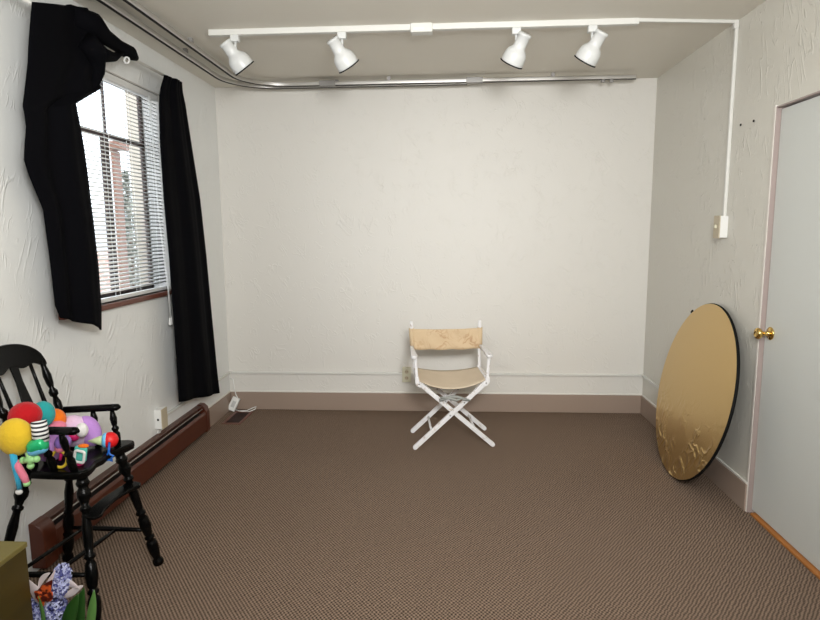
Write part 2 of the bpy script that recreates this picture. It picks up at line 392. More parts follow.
# curtain rod and curtains
RX, RZc = .10, 2.441
rd = thing('curtain_rod', 'thin white curtain rod above the window, between the two black curtains', 'curtain rod', (RX, -1.6, RZc))
bm = BM(); tube(bm, [(RX, -2.42, RZc), (RX, -.86, RZc)], .008, 12); obj('rod', bm, m_race, rd, smooth=True)
for yy in (-2.40, -.88):
    bm = BM(); box(bm, 0, RX+.006, yy-.008, yy+.008, RZc-.012, RZc+.012); obj('bracket', bm, m_race, rd, bevel=.002)

def cloth(name, rows, parent, xfun, n=36, th=.006, edge=None):
    """rows: (left_px, left_py, right_px, right_py) outline rows taken to the plane the cloth hangs in"""
    bm = BM(); g = []
    pts = [(at(r[0], r[1], 0, RX), at(r[2], r[3], 0, RX)) for r in rows]
    # densify
    dense = []
    for i in range(len(pts)-1):
        k = 6
        for j in range(k): dense.append((pts[i][0].lerp(pts[i+1][0], j/k), pts[i][1].lerp(pts[i+1][1], j/k), (i+j/k)/(len(pts)-1)))
    dense.append((*pts[-1], 1.0))
    for a, b_, tt in dense:
        row = []
        for k in range(n+1):
            s = k/n; p = a.lerp(b_, s); p.x = xfun(s, tt, p)
            row.append(bm.verts.new(p))
        g.append(row)
    for i in range(len(g)-1):
        for k in range(n): bm.faces.new((g[i][k], g[i][k+1], g[i+1][k+1], g[i+1][k]))
    o = obj(name, bm, m_black, parent, smooth=True)
    s = o.modifiers.new('t', 'SOLIDIFY'); s.thickness = th; s.offset = 0
    return o
lc = thing('black_curtain', 'long black curtain bunched over the rod at the left of the window', 'curtain', (RX, -2.0, 1.1))
rowsL = [(29, 2, 84, 8), (29, 12, 93, 22), (28, 40, 101, 40), (28, 62, 106, 60), (25, 88, 97, 78), (23, 104, 101, 88), (23, 107, 89, 95), (24, 112, 75.5, 103), (26, 126, 77, 112), (24.5, 145, 81, 132), (24, 160, 84, 150),
         (29, 176, 88, 180), (43, 210, 93, 222), (50, 262, 98, 266), (55, 306, 101, 308), (60, 318, 101, 330)]
def xl(s, t_, p):
    f = .020*math.sin(s*9+t_*2.2)+.008*math.sin(s*17+1+t_*5)
    top = max(0, 1-t_*8); f *= (1-.5*top)
    return RX+math.sin(PI*s)**.6*(.014+f*(.3+.7*min(1, t_*2)) + .02*t_) + .014*max(0, 1-t_*5)
cloth('cloth', rowsL, lc, xl)
bm = BM()
def P(px, py, x=RX): return at(px, py, 0, x)
tube(bm, [P(70, 16), P(92, 25, .11), P(104, 36, .115), P(118, 46, .11), P(130, 53, .11), P(136, 58, .105)], [.05, .062, .040, .034, .038, .016], 14)
tube(bm, [P(92, 50, .13), P(104, 55, .13), P(114, 57, .125), P(121, 53, .12)], [.06, .034, .022, .012], 12)
tube(bm, [P(86, 40, .14), P(95, 55, .14), P(97, 72, .125), P(93, 90, .12)], [.05, .052, .035, .016], 12)
obj('bunched_end', bm, m_black, lc, smooth=True)
bm = BM(); c0 = P(123, 58); 
tube(bm, [c0+Vector((.014*math.cos(a)+.02, 0, .015*math.sin(a)-.012)) for a in [i*PI/7 for i in range(15)]], .005, 8)
rg = thing('curtain_ring', 'white curtain ring peeking out of the bunched black curtain', 'curtain ring', c0)
obj('ring', bm, m_wplas, rg, smooth=True)
rc = thing('black_curtain', 'narrow black curtain hanging straight to the right of the window', 'curtain', (RX, -.9, .3))
rowsR = [(162, 75, 179.5, 82), (160, 88, 181.5, 88), (159, 104, 185, 104), (160, 140, 190.5, 140), (164, 200, 200, 200), (169, 255, 206, 255), (174, 320, 212, 320), (177.5, 375, 217, 372), (179, 402, 219.5, 393)]
def xr(s, t_, p): return RX + math.sin(PI*s)**.6*(.012 + (.006+.016*t_)*math.sin(s*12+.6) + .004*math.sin(s*27)) + .014*max(0, 1-t_*6)
cloth('cloth', rowsR, rc, xr, 40)

# ------------------------------------------------------------------ outside the window
bm = BM(); box(bm, -30, -.4, -10, 24, -.5, -.4); struct(obj('ground_outside', bm, m_ground))
def ext(name, px0, px1, pytop, y, zb, depth, m, parent):
    a, b_ = at(px0, 200, 1, y), at(px1, 200, 1, y); zt_ = at((px0+px1)/2, pytop, 1, y).z
    bm = BM(); box(bm, a.x, b_.x, y, y+depth, zb, zt_); return obj(name, bm, m, parent, bevel=.01)
nb = thing('garden_wall', 'low pale wall with a pink brick base outside, seen through the blind', 'wall', (-3, 6, -.4))
ext('wall_panel', 60, 124, 214, 6.03, -.4, .2, m_ext, nb)
ext('brick_base', 60, 124, 251, 5.98, -.4, .2, m_extb, nb)
nh = thing('neighbouring_house', 'beige house wall filling the right side of the window view', 'house', (-2.2, 6.5, -.4))
ext('wall', 132, 152, 60, 6.5, -.4, 1.5, m_exth, nh)
pp = thing('porch_post', 'red brown timber porch post outside the window', 'post', (-.9, .3, -.4))
ext('post', 113.5, 117, 150, .6, -.4, .12, m_post, pp)
c = at(115.2, 150, 1, .66); bm = BM(); box(bm, c.x-.09, c.x+.09, .57, .75, c.z, c.z+.07); obj('post_cap', bm, m_post, pp, bevel=.01)
c0, c1 = at(125, 172, 1, 2.6), at(125, 250, 1, 2.6)
sh = thing('shrub', 'grey green shrub outside the window behind the blind', 'shrub', (c0.x, 2.6, -.4))
random.seed(5); bm = BM(); hw = abs(at(131, 200, 1, 2.6).x-at(119, 200, 1, 2.6).x)/2
for i in range(1500):
    a, u = random.uniform(0, 2*PI), random.random(); f = random.random(); zz = -.3+(c0.z+.3)*f; rr = hw*math.sqrt(u)*(.55+.6*math.sin(PI*min(1, f*1.05)))
    c = Vector((c0.x+rr*math.cos(a), 2.6+rr*math.sin(a), zz)); dd = Vector((random.gauss(0, 1), random.gauss(0, 1), random.gauss(0, 1))).normalized(); q, _ = frame_of(dd)
    bm.faces.new([bm.verts.new(c+x) for x in (-dd*.05, q*.02, dd*.05, -q*.02)])
obj('foliage', bm, m_shrub, sh)
bm = BM(); tube(bm, [(c0.x, 2.6, -.4), (c0.x+.01, 2.61, c0.z-.2)], [.03, .01], 8); obj('stem', bm, m_post, sh)

# ------------------------------------------------------------------ ceiling curtain tracks
def ctrack(name, label, pts, joints, feet):
    th_ = thing(name, label, 'curtain track', (pts[0][0], pts[0][1], H), group=None)
    # smooth the path
    bm = BM(); zt = 2.580
    P3 = [Vector((x, y, 0)) for x, y in pts]; prof = [(-.016, -.014), (.016, -.014), (.016, .014), (-.016, .014)]
    rings = []
    for i, p in enumerate(P3):
        dd = (P3[min(i+1, len(P3)-1)]-P3[max(i-1, 0)]).normalized(); s = Vector((dd.y, -dd.x, 0))
        rings.append([bm.verts.new(p+s*a+Vector((0, 0, zt+b_))) for a, b_ in prof])
    for a, b_ in zip(rings, rings[1:]):
        for k in range(4): bm.faces.new((a[k], a[(k+1) % 4], b_[(k+1) % 4], b_[k]))
    bm.faces.new(rings[0]); bm.faces.new(rings[-1])
    obj('rail', bm, m_steel, th_, bevel=.006, seg=3, angle=50)
    bm = BM(); g2 = []
    for i, p in enumerate(P3):
        dd = (P3[min(i+1, len(P3)-1)]-P3[max(i-1, 0)]).normalized(); s = Vector((dd.y, -dd.x, 0))
        g2.append([bm.verts.new(p+s*a+Vector((0, 0, zt+b_))) for a, b_ in ((-.009, -.0155), (.009, -.0155), (.009, -.013), (-.009, -.013))])
    for a, b_ in zip(g2, g2[1:]):
        for k in range(4): bm.faces.new((a[k], a[(k+1) % 4], b_[(k+1) % 4], b_[k]))
    bm.faces.new(g2[0]); bm.faces.new(g2[-1]); obj('track_slot', bm, m_hole, th_)
    for x0, x1, y in joints:
        bm = BM(); box(bm, x0, x1, y-.021, y+.021, zt-.020, zt+.020); obj('joint_sleeve', bm, m_steel2, th_, bevel=.003)
    for x, y in feet:
        bm = BM(); box(bm, x-.012, x+.012, y-.012, y+.012, zt+.012, H); obj('ceiling_clip', bm, m_steel2, th_)
    return th_
def path(xc, yc, r, yend, xend, n=14):
    p = [(xc-r, yend)]
    for i in range(8): p.append((xc-r, yend+(yc-yend)*(i+1)/9))
    for i in range(n+1):
        a = PI-(PI/2)*i/n; p.append((xc+r*math.cos(a), yc+r*math.sin(a)))
    for i in range(1, 6): p.append((xc+(xend-xc)*i/5, yc+r))
    return p
ctrack('ceiling_curtain_track', 'inner grey metal curtain track curving from the left ceiling along the back wall', path(.325+.33, -.215-.33, .33, -4.2, 3.195), [(.88, 1.0, -.215), (1.97, 2.09, -.215)], [(.325, -1.2), (.325, -2.2), (1.4, -.215), (2.6, -.215)])
ctrack('ceiling_curtain_track', 'outer grey metal curtain track, nearest the left wall, curving behind the other one', path(.205+.36, -.150-.36, .36, -4.2, 1.98), [], [(.205, -1.0), (.205, -2.0), (1.0, -.15)])
for xx in (2.96, 3.02):
    bm = BM(); box(bm, xx-.012, xx+.012, -.232, -.198, 2.545, 2.566)
    g_ = obj('track_carrier', bm, m_steel2, bevel=.003)
    tag(g_, 'small dark carrier clip under the curtain track, '+('right' if xx > 3 else 'left')+' one of the close pair', 'track carrier', 'carriers at the end of the curtain track')

# ------------------------------------------------------------------ track lighting
TY = -1.32; TZ0, TZ1 = 2.588, H
tr = thing('lighting_track', 'white ceiling lighting track carrying four spotlights', 'lighting track', (1.7, TY, H))
bm = BM(); box(bm, .485, 2.86, TY-.018, TY+.018, TZ0, TZ1); obj('track_rail', bm, m_race, tr, bevel=.003)
bm = BM(); box(bm, 1.625, 1.745, TY-.033, TY+.033, TZ0-.016, H); fb = reg(obj('feed_box', bm, m_race, tr, bevel=.004), tr)
bm = BM(); box(bm, 1.64, 1.70, TY-.036, TY-.032, TZ0-.006, TZ0+.006); obj('feed_latch', bm, m_wplas, fb)
cr = thing('cable_raceway', 'thin white raceway from the lighting track across the ceiling and down the right wall', 'raceway', (W, TY, H))
TW = -1.252
bm = BM(); bar(bm, (2.86, TY, H-.009), (W-.001, TW, H-.009), .020, .018)
box(bm, W-.018, W, TW-.010, TW+.010, 1.56, H-.018); obj('channel', bm, m_race, cr, bevel=.003)
bm = BM(); box(bm, W-.026, W, TW-.014, TW+.014, H-.045, H); obj('corner_elbow', bm, m_race, cr, bevel=.004)
wb = thing('light_switch', 'ivory surface-mounted light switch box at the foot of the raceway on the right wall', 'switch', (W, -1.30, 1.44))
bm = BM(); box(bm, W-.045, W, TW-.035, TW+.035, 1.438, 1.562); sb = reg(obj('switch_box', bm, m_wplas, wb, bevel=.004), wb)
bm = BM(); box(bm, W-.050, W-.044, TW-.037, TW+.037, 1.436, 1.564); obj('cover_plate', bm, m_ivory2, wb, bevel=.002)
bm = BM(); box(bm, W-.062, W-.049, TW-.006, TW+.006, 1.493, 1.513); obj('toggle', bm, m_ivory, wb, bevel=.002)

def spot(x, dirv, label, first=False):
    s = thing('track_spotlight', label, 'spotlight', (x, TY, TZ0), group='spotlights on the lighting track')
    bm = BM(); box(bm, x-.024, x+.024, TY-.017, TY+.017, TZ0-.034, TZ0); obj('track_adapter', bm, m_lamp, s, bevel=.003)
    bm = BM(); tube(bm, [(x, TY, TZ0-.034), (x, TY, TZ0-.080)], .0075, 10); obj('stem', bm, m_lamp, s, smooth=True)
    dv = Vector(dirv).normalized(); p = Vector((x, TY, TZ0-.080))
    side = Vector((math.copysign(1, -dirv[0]), 0, 0))
    off = .026*side
    a = p + off - dv*.055; b_ = p + off + dv*.112
    bm = BM()
    lathe(bm, a, b_, [(0, .020), (.0, .033), (.03, .037), (.08, .0375), (.10, .034), (.42, .035), (.48, .038), (.56, .051), (.66, .060), (.80, .0635), (.95, .0645), (1, .064), (1, .058), (.8, .054), (.6, .04)], 32)
    sh_ = reg(obj('lamp_housing', bm, m_lamp, s, smooth=True), s)
    bm = BM(); lathe(bm, a.lerp(b_, .985), a.lerp(b_, 1.025), [(0, .0645), (.2, .067), (.9, .067), (1, .063), (1, .056), (0, .056)], 32, cap=False)
    rim = obj('lamp_rim', bm, m_dark, s, smooth=True); rim['label'] = 'black rim'
    bm = BM(); lathe(bm, a.lerp(b_, .90), a.lerp(b_, .93), [(0, .056), (1, .056)], 24); obj('lamp_lens', bm, m_lens, s)
    bm = BM(); tube(bm, [p+Vector((0, 0, .008)), p+off*.2+Vector((0, 0, -.012))], .009, 10); obj('swivel', bm, m_lamp, s, smooth=True)
spot(.632, (.50, .38, -.72), 'white track spotlight leftmost of the four, tilted down to the right')
spot(1.240, (.46, .38, -.74), 'white track spotlight second from the left, just left of the feed box')
spot(2.205, (-.36, .38, -.74), 'white track spotlight second from the right, tilted down to the left')
spot(2.615, (-.40, .38, -.72), 'white track spotlight rightmost of the four, tilted down to the left')

# ------------------------------------------------------------------ outlets, screws
ol = thing('wall_outlet', 'beige duplex outlet box on the back wall beside the director chair', 'outlet', (1.5, 0, .25))
bm = BM(); box(bm, 1.468, 1.536, -.036, 0, .256, .372); o_ = reg(obj('outlet_box', bm, m_ivory2, ol, bevel=.004), ol)
bm = BM(); box(bm, 1.465, 1.539, -.041, -.035, .253, .375); cp = reg(obj('cover_plate', bm, m_ivory, ol, bevel=.002), ol)
for zz in (.288, .340):
    bm = BM(); lathe(bm, (1.502, -.0405, zz), (1.502, -.0445, zz), [(0, .017), (1, .016)], 20); s_ = obj('socket', bm, m_ivory2, ol)
    bm = BM()
    for dx in (-.006, .006): box(bm, 1.502+dx-.0015, 1.502+dx+.0015, -.0455, -.044, zz-.003, zz+.006)
    obj('socket_slots', bm, m_hole, reg(s_, ol))
ll = thing('wall_outlet', 'ivory surface-mounted phone jack box on the left wall above the brown heater', 'outlet', (0, -1.26, .26))
bm = BM(); box(bm, 0, .046, -1.296, -1.226, .268, .392); obj('outlet_box', bm, m_wplas, ll, bevel=.003)
bm = BM(); box(bm, .045, .051, -1.298, -1.224, .266, .394); obj('cover_plate', bm, m_ivory2, ll, bevel=.002)
bm = BM(); box(bm, .018, .030, -1.2975, -1.2955, .322, .336); obj('jack_hole', bm, m_hole, ll)
bm = BM(); box(bm, 0, .014, -1.275, -1.250, .232, .268); obj('lower_channel', bm, m_race, ll, bevel=.002)
for i, (yy, zz, lab) in enumerate(((-1.358, 2.047, 'tiny dark screw in the right wall, nearer the raceway'), (-1.494, 2.044, 'tiny dark screw in the right wall, nearer the door'))):
    bm = BM(); lathe(bm, (W, yy, zz), (W-.006, yy, zz), [(0, .0065), (.6, .0065), (1, .003)], 10)
    tag(obj('wall_screw', bm, m_hole, smooth=True), lab, 'screw', 'screws in the right wall')

# ------------------------------------------------------------------ baseboard heater
HY0, HY1 = -2.435, -.62
ht = thing('baseboard_heater', 'long brown baseboard heater along the left wall', 'heater', (.03, (HY0+HY1)/2, 0))
def strip(bm, prof, y0, y1, mi=0):
    a = [bm.verts.new((x, y0, z)) for x, z in prof]; b_ = [bm.verts.new((x, y1, z)) for x, z in prof]; n = len(a)
    for i in range(n): bm.faces.new((a[i], a[(i+1) % n], b_[(i+1) % n], b_[i])).material_index = mi
    bm.faces.new(a).material_index = mi; bm.faces.new(b_[::-1]).material_index = mi
bm = BM(); strip(bm, [(0, .03), (0, .232), (.030, .228), (.036, .222), (.033, .219), (.006, .224), (.006, .03)], HY0, HY1); obj('top_panel', bm, m_htop, ht)
bm = BM(); strip(bm, [(.066, .045), (.066, .168), (.058, .186), (.052, .184), (.061, .166), (.061, .045)], HY0, HY1); obj('front_panel', bm, m_heater, ht)
bm = BM(); box(bm, .006, .060, HY0, HY1, .05, .17); obj('heating_fins', bm, m_slot, ht)
bm = BM(); strip(bm, [(.0385, .204), (.0425, .201), (.0435, .203), (.0395, .206)], HY0+.05, HY1-.05); obj('damper', bm, m_fin, ht)
for i, (y0, y1) in enumerate(((HY0-.01, HY0+.075), (HY1-.05, HY1+.012))):
    bm = BM(); strip(bm, [(0, .03), (0, .237), (.034, .234), (.058, .212), (.069, .172), (.069, .03)], y0, y1)
    obj('end_cap', bm, m_heater, ht, bevel=.005, seg=3)
# floor register
vr = thing('floor_register', 'rust brown metal floor register in the back left corner of the carpet', 'floor vent', (.14, -.25, 0))
bm = BM(); vx0, vx1, vy0, vy1 = .072, .222, -.405, -.085
box(bm, vx0, vx1, vy0, vy0+.022, 0, .006); box(bm, vx0, vx1, vy1-.022, vy1, 0, .006); box(bm, vx0, vx0+.020, vy0+.022, vy1-.022, 0, .006); box(bm, vx1-.020, vx1, vy0+.022, vy1-.022, 0, .006)
obj('register_frame', bm, m_rust, vr)
bm = BM(); box(bm, vx0+.02, vx1-.02, vy0+.022, vy1-.022, 0, .0015); obj('register_opening', bm, m_hole, vr)
bm = BM(); y = vy0+.04
while y < vy1-.03: box(bm, vx0+.018, vx1-.018, y-.003, y+.003, .001, .005); y += .030
obj('louvres', bm, m_louv, vr)
# power adapter and cord
pa = thing('power_adapter', 'white power adapter box leaning in the back left corner with its cord', 'adapter', (.07, -.06, 0))
mm = Matrix.Translation((.050, -.062, .060)) @ Matrix.Rotation(.42, 4, 'Y') @ Matrix.Rotation(-.28, 4, 'X')
bm = BM(); box(bm, -.032, .032, -.014, .014, -.058, .058, mat=mm); bd = obj('adapter_body', bm, m_wplas, pa, bevel=.005)
bm = BM(); box(bm, -.014, .014, -.0155, -.0135, -.028, .025, mat=mm); obj('rating_label', bm, mat('label_grey', (.52, .53, .52), .5), pa)
bm = BM(); tube(bm, [(.088, -.055, .10), (.060, -.03, .13), (.045, -.022, .19), (.035, -.014, .26), (.010, -.012, .27)], .004, 8)
tube(bm, [(.062, -.07, .012), (.11, -.09, .008), (.17, -.085, .012), (.215, -.065, .03), (.235, -.05, .035), (.228, -.06, .015), (.19, -.10, .006), (.13, -.10, .006), (.09, -.085, .006)], .0038, 8)
obj('cord', bm, m_wplas, pa, smooth=True)

# ------------------------------------------------------------------ director's chair
CX, CY, CRZ = 1.863, -.682, math.radians(6)
ch = thing('director_chair', 'white folding director chair with stained beige canvas seat and back', 'chair', (CX, CY, 0), CRZ)
PMC = PM[ch.name]
def cw(x, y, z=None):
    return PMC @ Vector((x-.030*z, y, z))
def cbar(name, p0, p1, w_, t_, up=(0, 1, 0), m=None, parent=None, bevel=.004):
    bm = BM(); bar(bm, cw(*p0), cw(*p1), w_, t_, PMC.to_3x3() @ Vector(up)); return obj(name, bm, m or m_chairw, parent or ch, bevel=bevel)
FX, TX = .270, .224       # foot and hinge half widths
yf_, yb_ = -.172, .165
for yy in (yf_, yb_):
    s = -1 if yy < 0 else 1
    # crossing bars, one in front of the other (rounded ends)
    for sgn, dy in ((1, 0), (-1, .021)):
        y2 = yy + dy
        p0 = Vector((-FX*sgn, y2, .016)); p1 = Vector((TX*sgn, y2, .462)); d_ = (p1-p0).normalized(); n_ = Vector((-d_.z, 0, d_.x))
        pts = []
        for k in range(7): a = PI/2+PI*k/6; pts.append(p0+d_*.0+(d_*math.cos(a)+n_*math.sin(a))*.0155)
        for k in range(7): a = -PI/2+PI*k/6; pts.append(p1+(d_*math.cos(a)+n_*math.sin(a))*.0155)
        bm = BM(); prism(bm, [cw(*(q+Vector((0, -.0095, 0)))) for q in pts], PMC.to_3x3() @ Vector((0, .019, 0)))
        lg = obj('crossed_leg', bm, m_chairw, ch, bevel=.002); reg(lg, ch)
        if sgn == 1 or yy > 0:
            for f in (.50, .70):
                bm = BM(); q = p0.lerp(p1, f); lathe(bm, cw(q.x, q.y-.0095, q.z), cw(q.x, q.y-.013, q.z), [(0, .006), (1, .004)], 10)
                obj('bolt', bm, m_steel2, lg)
# lower stretchers between front and rear bars
for sgn in (-1, 1):
    t_ = .24; x = sgn*(FX-(FX+TX)*t_); z = .016+.446*t_
    bm = BM(); tube(bm, [cw(x, yf_+.01, z), cw(x, yb_+.01, z)], .008, 12); obj('dowel', bm, m_chairw, ch, smooth=True)
    # side seat rails with hinge blocks
    cbar('side_rail', (sgn*.238, yf_-.01, .478), (sgn*.238, yb_+.03, .478), .026, .034, (0, 0, 1))
    for yy in (yf_, yb_+.012):
        bm = BM()
        prism(bm, [cw(sgn*x_, yy-.012, z_) for x_, z_ in ((.226, .505), (.252, .505), (.254, .470), (.238, .446), (.218, .436), (.206, .446), (.212, .462), (.224, .478))], PMC.to_3x3() @ Vector((0, .022, 0)))
        hb = obj('hinge_block', bm, m_chairw, ch, bevel=.003); reg(hb, ch)
        bm = BM(); lathe(bm, cw(sgn*.228, yy-.012, .462), cw(sgn*.228, yy-.016, .462), [(0, .0055), (1, .004)], 10); obj('bolt', bm, m_steel2, hb)
    # front post (leans out a little), rear back post
    bm = BM(); bar(bm, cw(sgn*.240, yf_+.012, .488), cw(sgn*.250+.004, yf_+.012, .640), .020, .020, PMC.to_3x3() @ Vector((0, 1, 0))); obj('arm_post', bm, m_chairw, ch, bevel=.005)
    bm = BM(); bar(bm, cw(sgn*.240, yb_+.006, .488), cw(sgn*.250, yb_+.012, .838), .022, .020, PMC.to_3x3() @ Vector((0, 1, 0))); obj('back_post', bm, m_chairw, ch, bevel=.006)
    # armrest: paddle widening to a rounded front
    bm = BM(); out = []
    for (x_, y_) in ((-.012, yb_+.02), (-.016, .0), (-.021, -.12), (-.024, -.17), (-.018, -.196), (0, -.205), (.018, -.196), (.024, -.17), (.021, -.12), (.016, 0), (.012, yb_+.02)):
        out.append(cw(sgn*.254+x_, y_, .640))
    prism(bm, out, (0, 0, .020)); obj('armrest', bm, m_chairw, ch, bevel=.006, seg=3)
# seat canvas: sags, wraps round the side rails
bm = BM(); n, mrow = 20, 10; g = []
for i in range(mrow+1):
    yy = yf_-.004+(yb_-yf_+.02)*i/mrow; row = []
    for k in range(n+1):
        s = 2*k/n-1; sag = .074*(1-abs(s)**2.2)*(1-.62*i/mrow)
        row.append(bm.verts.new(cw(s*.244, yy+.014*(1-s*s)*(1 if i == 0 else 0), .493-sag)))
    g.append(row)
for i in range(mrow):
    for k in range(n): bm.faces.new((g[i][k], g[i][k+1], g[i+1][k+1], g[i+1][k]))
o_ = obj('seat_canvas', bm, m_seatc, ch, smooth=True); s = o_.modifiers.new('t', 'SOLIDIFY'); s.thickness = .003
# back canvas between posts, with stitched sleeves round the posts
bm = BM(); g = []
for i in range(9):
    z = .632+.152*i/8; row = []
    for k in range(n+1):
        s = 2*k/n-1; row.append(bm.verts.new(cw(s*.258, yb_-.004+.012*(1-s*s)+.004*math.sin(s*9+i), z-.008*(1-s*s)*(1 if i in (0, 8) else .8)+.002*math.sin(s*11)*(1 if i == 0 else 0))))
    g.append(row)
for i in range(8):
    for k in range(n): bm.faces.new((g[i][k], g[i][k+1], g[i+1][k+1], g[i+1][k]))
o_ = obj('back_canvas', bm, m_canvas, ch, smooth=True); s = o_.modifiers.new('t', 'SOLIDIFY'); s.thickness = .003; reg(o_, ch)
for sgn in (-1, 1):
    bm = BM(); lathe(bm, cw(sgn*.246, yb_+.010, .632), cw(sgn*.251, yb_+.010, .786), [(0, .0185), (1, .0185)], 16, cap=False)
    s_ = obj('post_sleeve', bm, m_canvas, o_, smooth=True); s = s_.modifiers.new('t', 'SOLIDIFY'); s.thickness = .002
# grey twisted strap hanging under the seat
bm = BM(); tube(bm, [cw(-.095, -.196, .352), cw(-.05, -.198, .366), (cw(-.01, -.200, .376)), cw(.03, -.200, .374), cw(.07, -.196, .358), cw(.115, -.196, .346)], [.009, .011, .012, .010, .011, .006], 10)
tube(bm, [cw(-.09, -.205, .376), cw(-.03, -.206, .368), (cw(.02, -.206, .352)), cw(.06, -.206, .366)], [.006, .009, .009, .005], 10)
st_ = obj('strap', bm, m_grey, ch, smooth=True); st_['label'] = 'grey twisted strap under the seat'

# ------------------------------------------------------------------ gold reflector
rf = thing('reflector_disc', 'large round gold reflector with a black rim leaning against the right wall', 'reflector', (3.19, -1.20, 0))
R_ = .533; phi, th = .047, .200
hv = Vector((math.sin(phi), math.cos(phi), 0)); nv = Vector((math.cos(phi), -math.sin(phi), 0))
uv = Vector((0, 0, 1))*math.cos(th)+nv*math.sin(th); nn = hv.cross(uv).normalized()
if nn.x > 0: nn = -nn
cc_ = Vector((3.180, -1.2300, .010))+uv*R_
bm = BM(); rings = []
for i in range(9):
    r = (R_-.004)*i/8; n = 96; bul = .004*(1-(i/8)**2)
    if i == 0: rings.append([bm.verts.new(cc_+nn*bul)]); continue
    rings.append([bm.verts.new(cc_+nn*bul+(hv*math.cos(2*PI*k/n)+uv*math.sin(2*PI*k/n))*r) for k in range(n)])
for k in range(96): bm.faces.new((rings[0][0], rings[1][k], rings[1][(k+1) % 96]))
for a, b_ in zip(rings[1:], rings[2:]):
    for k in range(96): bm.faces.new((a[k], b_[k], b_[(k+1) % 96], a[(k+1) % 96]))
obj('gold_cloth', bm, m_gold, rf, smooth=True)
bm = BM(); tube(bm, [cc_-nn*.0095+(hv*math.cos(2*PI*k/96)+uv*math.sin(2*PI*k/96))*(R_-.0085) for k in range(97)], .0095, 10, cap=False)
o_ = obj('rim', bm, m_dark, rf, smooth=True); o_['label'] = 'black fabric rim'
bm = BM(); v_ = [bm.verts.new(cc_-nn*.010+(hv*math.cos(2*PI*k/96)+uv*math.sin(2*PI*k/96))*(R_-.010)) for k in range(96)]; bm.faces.new(v_)
obj('black_backing', bm, m_dark, rf)
bm = BM(); a0 = .98
pts = [cc_+(hv*math.cos(a)+uv*math.sin(a))*(R_+.003) for a in (a0-.03, a0, a0+.02)]; tube(bm, [pts[0], pts[1]+uv*.006, pts[2]-uv*.004], .005, 8)
obj('rim_loop', bm, m_dark, rf, smooth=True)

# ------------------------------------------------------------------ black spindle high chair
hc = thing('high_chair', 'black lacquered spindle-back high chair with turned legs and a footrest', 'high chair', (.31, -2.56, 0))
LEGP = [(0, .015), (.012, .020), (.03, .021), (.05, .019), (.065, .012), (.08, .015), (.13, .020), (.19, .021), (.22, .018), (.235, .011), (.25, .018), (.262, .019), (.275, .011), (.29, .016), (.36, .021), (.43, .018), (.455, .011), (.47, .018), (.485, .018), (.50, .012), (.55, .015), (.66, .0165), (.74, .012), (.76, .012), (.775, .018), (.79, .018), (.80, .012), (.83, .015), (.86, .022), (.89, .022), (.92, .015), (.935, .020), (.95, .022), (.965, .018), (1, .016)]
legs = {'A': ((.080, -2.320, 0), (.205, -2.425, .556)), 'B': ((.520, -2.335, 0), (.420, -2.415, .556)), 'C': ((.508, -2.800, 0), (.402, -2.650, .560)), 'D': ((.080, -2.815, 0), (.180, -2.655, .560))}
for k, (a, b_) in legs.items():
    bm = BM(); lathe(bm, a, b_, [(t_, r_*1.15) for t_, r_ in LEGP], 18); obj('leg', bm, m_gloss, hc, smooth=True)
def lp(k, z):
    a, b_ = Vector(legs[k][0]), Vector(legs[k][1]); return a.lerp(b_, z/.556)
def str_(p, q, r=.010):
    bm = BM(); lathe(bm, p, q, [(0, r*.7), (.2, r), (.5, r*1.15), (.8, r), (1, r*.7)], 12); obj('stretcher', bm, m_gloss, hc, smooth=True)
ab0, ab1 = lp('A', .178), lp('B', .178); dc0, dc1 = lp('D', .20), lp('C', .20)
str_(ab0, ab1); str_(dc0, dc1); str_(dc0.lerp(dc1, .17), ab0.lerp(ab1, .20), .008); str_(dc0.lerp(dc1, .58), ab0.lerp(ab1, .62), .009)
# footrest board between the front legs
bm = BM(); out = []
p, q = lp('C', .405), lp('B', .405)
for f, x_ in ((-.03, -.015), (-.05, .02), (-.03, .042), (.06, .052), (.2, .036), (.5, .026), (.8, .036), (.94, .052), (1.03, .042), (1.05, .02), (1.03, -.015), (.5, -.025)):
    c = p.lerp(q, f); out.append((c.x+x_, c.y, .402-.10*x_))
prism(bm, out, (0, 0, .015)); obj('footrest', bm, m_gloss, hc, bevel=.005, seg=3)
# saddle seat
bm = BM(); out = [(.190, -2.40), (.185, -2.55), (.160, -2.66), (.180, -2.690), (.30, -2.698), (.395, -2.698), (.425, -2.688), (.438, -2.665), (.435, -2.635), (.428, -2.605), (.420, -2.58), (.428, -2.54), (.420, -2.50), (.430, -2.46), (.444, -2.43), (.455, -2.40), (.460, -2.365), (.448, -2.338), (.42, -2.332), (.32, -2.345), (.215, -2.365)]
prism(bm, [(x, y, .556) for x, y in out], (0, 0, .032)); obj('seat', bm, m_gloss, hc, bevel=.010, seg=4)
